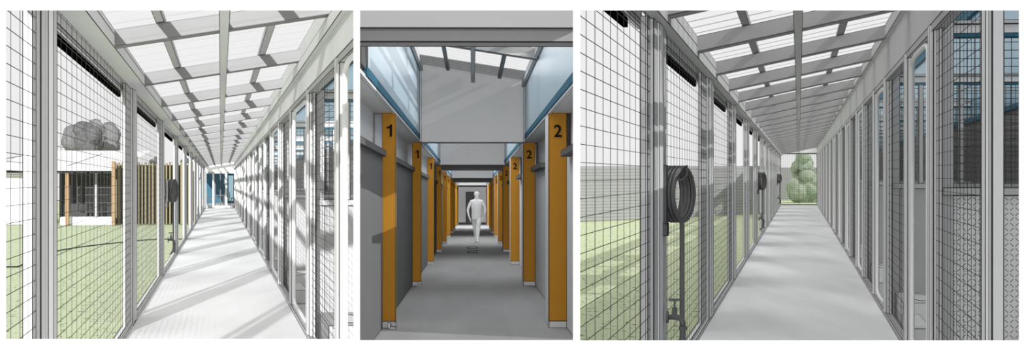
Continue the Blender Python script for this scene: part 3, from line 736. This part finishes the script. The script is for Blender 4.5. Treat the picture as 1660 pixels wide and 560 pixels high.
# ------------------------------------------------------------------ the walking person
def person():
    D = 24.2; base = CUR.P(px2(772.5, D), D, -EYE); S = 2.03/1.80
    # joints: x right in picture, y away, z up ; walking towards the viewer
    J = {}; E = []; R = {}
    def j(n, x, y, z, r, par=None):
        J[n] = (x, y, z); R[n] = r
        if par: E.append((par, n))
    j('pelvis', 0, 0, .95, .135)
    j('waist', 0, 0, 1.08, .135, 'pelvis'); j('chest', 0, 0, 1.28, .155, 'waist'); j('upper', 0, .0, 1.40, .13, 'chest')
    j('neck', 0, 0, 1.50, .058, 'upper'); j('jaw', 0, -.015, 1.585, .068, 'neck'); j('head', 0, -.01, 1.67, .085, 'jaw'); j('crown', 0, 0, 1.735, .06, 'head')
    j('nose', 0, -.098, 1.635, .014, 'jaw') 
    for s, n in ((-1, 'l'), (1, 'r')):
        j(n+'sh', s*.175, 0, 1.41, .072, 'upper')
        fw = -.06 if s < 0 else .05
        j(n+'ua', s*.255, fw*.3, 1.27, .056, n+'sh'); j(n+'el', s*.305, fw*.6, 1.13, .047, n+'ua')
        j(n+'fa', s*.290, fw-.03, 1.0, .041, n+'el'); j(n+'wr', s*.255, fw*1.8, .89, .028, n+'fa'); j(n+'palm', s*.235, fw*2, .81, .032, n+'wr')
        for k in range(4):
            y = fw*2+(-.03+.02*k); L = (.07, .082, .078, .06)[k]
            j(n+'f%da' % k, s*.218, y, .765, .0105, n+'palm'); j(n+'f%db' % k, s*.210, y, .765-L*.5, .0095, n+'f%da' % k); j(n+'f%dc' % k, s*.197, y, .765-L, .008, n+'f%db' % k)
        j(n+'ta', s*.20, fw*2-.045, .80, .012, n+'palm'); j(n+'tb', s*.188, fw*2-.055, .76, .010, n+'ta')
        # legs: right one (picture) leads
        st = -.30 if s > 0 else .22
        lx = s*.085
        j(n+'hip', lx, 0, .88, .10, 'pelvis'); j(n+'th', lx*.85, st*.3, .68, .098, n+'hip'); j(n+'kn', lx*.6, st*.45, .48, .082, n+'th')
        j(n+'cf', lx*.5, st*.8+(.06 if s < 0 else 0), .30, .072, n+'kn'); az = .09 if s > 0 else .14
        j(n+'an', lx*.4, st+(.12 if s < 0 else 0), az, .05, n+'cf')
        j(n+'he', lx*.4, st+(.15 if s < 0 else .05), az-.045, .036, n+'an')
        j(n+'ft', lx*.5, st-.10+(.12 if s < 0 else 0), .04, .036, n+'an'); j(n+'to', lx*.55, st-.19+(.12 if s < 0 else 0), .025, .024, n+'ft')
        j(n+'ear', s*.088, 0, 1.655, .014, 'head')
    names = list(J); me = bpy.data.meshes.new('body')
    me.from_pydata([Vector(J[n])*S for n in names], [(names.index(a), names.index(b)) for a, b in E], [])
    root = thing('person', (px2(772.5, D), D, -EYE), 'pale grey person walking down the middle passage, arms slightly bent', 'person')
    o = bpy.data.objects.new('body', me); CUR.col.objects.link(o); o.parent = root; o.rotation_euler = (0, 0, 0)
    bpy.context.view_layer.objects.active = o
    sk = o.modifiers.new('Skin', 'SKIN'); sk.use_smooth_shade = True
    me.materials.append(BODY)
    if not me.skin_vertices:
        bpy.ops.object.select_all(action='DESELECT'); o.select_set(True); bpy.ops.mesh.customdata_skin_add()
    for i, n in enumerate(names):
        v = me.skin_vertices[0].data[i]; r = R[n]*S
        v.radius = (r, r*.72) if n in ('chest', 'waist', 'upper', 'pelvis') else (r, r)
        v.use_root = (n == 'pelvis')
    sb = o.modifiers.new('Sub', 'SUBSURF'); sb.levels = 2; sb.render_levels = 2
    o.location = (0, 0, 0)
    # hair cap
    q = M(); cx = Vector((0, .015, 1.685))*S+base; i0 = 0; seg, rg = 14, 6
    for a in range(rg+1):
        th = math.pi*.55*a/rg
        q.v += [cx+Vector((.089*math.sin(th)*math.cos(2*math.pi*b/seg), .10*math.sin(th)*math.sin(2*math.pi*b/seg), .082*math.cos(th)))*S for b in range(seg)]
    mi = q.m(CLOTH)
    for a in range(rg):
        for b in range(seg):
            q.f.append((a*seg+b, (a+1)*seg+b, (a+1)*seg+(b+1) % seg, a*seg+(b+1) % seg)); q.mi.append(mi); q.uv.append([((0, 0), (0, 0), (0, 0))]*4)
    q.build('hair', root, smooth=True)
    # loose jacket: open-bottomed shell following the torso
    q = M(); prof = [(.80, .175, .135), (.95, .180, .14), (1.08, .172, .135), (1.28, .195, .14), (1.40, .205, .125), (1.46, .13, .10), (1.49, .075, .075)]
    for z, rx, ry in prof: q.v += [base+Vector((rx*math.cos(2*math.pi*b/18), ry*math.sin(2*math.pi*b/18), z))*S for b in range(18)]
    mi = q.m(CLOTH)
    for a in range(len(prof)-1):
        for b in range(18):
            q.f.append((a*18+b, a*18+(b+1) % 18, (a+1)*18+(b+1) % 18, (a+1)*18+b)); q.mi.append(mi); q.uv.append([((0, 0), (0, 0), (0, 0))]*4)
    q.build('jacket', root, smooth=True)
person()

# ================================================================== the white front wall with its three openings
CUR = P0
DW = 2.6
def fx(x): return (x-830)*DW/F
def fz(y): return (297.5-y)*DW/F
BOARD = mat('white front wall', srgb(255), var=0, line=srgb(255))
q = M()
cols = [(-400, 10), (573.5, 583.5), (929, 940), (1651.5, 2200)]
ops = [(10, 573.5, 17, 550.5), (583.5, 929, 17, 552), (940, 1651.5, 17, 552.5)]
def fb(x0, x1, y0, y1): q.box(fx(x0), fx(x1), DW-.003, DW, fz(y1), fz(y0), BOARD, 0)
for a, b in cols: fb(a, b, -420, 800)
for a, b, t0, b0 in ops: fb(a, b, -420, t0); fb(a, b, b0, 800)
struct('wall_front', q)

# the two dividing walls between the passages, running straight back
for x0, x1 in ((577.3, 579.9), (932.8, 936.5)):
    q = M(); a0, a1 = (x0-830)/(F*KY), (x1-830)/(F*KY); ft = 180.0
    c8 = [Vector((k*d, d, z)) for z in (-.6, 3.6) for (k, d) in ((a0, DW*KY), (a1, DW*KY), (a1, ft), (a0, ft))]
    for idx in ((0, 1, 5, 4), (1, 2, 6, 5), (2, 3, 7, 6), (3, 0, 4, 7), (4, 5, 6, 7), (3, 2, 1, 0)): q.face([c8[i] for i in idx], BOARD)
    struct('wall_left' if x0 < 800 else 'wall_right', q)
for o in list(bpy.data.objects):
    if o.type == 'EMPTY' and not o.children: bpy.data.objects.remove(o)

# ================================================================== light
w = bpy.data.worlds.new('World'); SC.world = w; w.use_nodes = True
bg = w.node_tree.nodes['Background']; bg.inputs[0].default_value = (1, 1, 1, 1); bg.inputs[1].default_value = .86
def sun(name, pan, d, e, ang, cols=None, shadow=True):
    l = bpy.data.lights.new(name, 'SUN'); l.energy = e; l.angle = math.radians(ang); l.use_shadow = shadow
    o = bpy.data.objects.new(name, l); SC.collection.objects.link(o)
    v = (pan.rot @ Vector((d[0], d[1]*KY, d[2]))).normalized()
    o.rotation_euler = v.to_track_quat('-Z', 'Y').to_euler()
    o.location = (0, 0, 20)
    rc = bpy.data.collections.new(name+'_lit')
    for c in (cols or [pan.col]): rc.children.link(c)
    o.light_linking.receiver_collection = rc; o.light_linking.blocker_collection = rc
    return o
sun('sun_left_passage', P1, (1, 2.3, -1.25), 6.4, .4)
sun('sun_right_passage', P3, (-1, .10, -.93), 2.2, .3)
sun('sun_middle_passage', P2, (-1, .22, -.46), 2.6, .3)
sun('fill_left_passage', P1, (.2, .2, -.6), .5, 20, shadow=False)
sun('fill_right_passage', P3, (.25, .33, -.8), .9, 20, shadow=False)
sun('fill_middle_passage', P2, (.0, .4, -.3), .75, 20, shadow=False)
sun('front_wall_fill', P0, (0, .4, -.1), 4, 5)  # added lamp that whitens only the front and dividing walls
# added area lamps that brighten the middle passage, set under its rooflights
def area(name, pan, at, size, e, rot=(0, 0, 0)):
    l = bpy.data.lights.new(name, 'AREA'); l.shape = 'RECTANGLE'; l.size, l.size_y = size[0], size[1]*KY; l.energy = e*KY
    o = bpy.data.objects.new(name, l); SC.collection.objects.link(o); o.location = pan.P(*at); o.rotation_euler = (0, 0, -pan.yaw)
    return o
for d, e_ in ((15, 45), (25.4, 60), (39, 110)): area('rooflight_fill', P2, (0, d, 2.1), (1.6, 4.5), e_)
area('rooflight_fill', P2, (0, 8.3, 2.15), (1.6, 5), 30)
cd = bpy.data.cameras.new('Camera'); cam = bpy.data.objects.new('Camera', cd); SC.collection.objects.link(cam)
cam.location = (0, 0, EYE); cam.rotation_euler = (math.pi/2, 0, 0)
cd.sensor_fit = 'HORIZONTAL'; cd.sensor_width = 36; cd.lens = F*KY/1660*36; cd.shift_y = 17.5/1660; cd.clip_end = 1000; cd.clip_start = .05
SC.camera = cam
SC.view_settings.view_transform = 'Standard'; SC.view_settings.look = 'None'
SC.cycles.use_denoising = True
SC.cycles.max_bounces = 8; SC.cycles.transparent_max_bounces = 24; SC.cycles.diffuse_bounces = 5
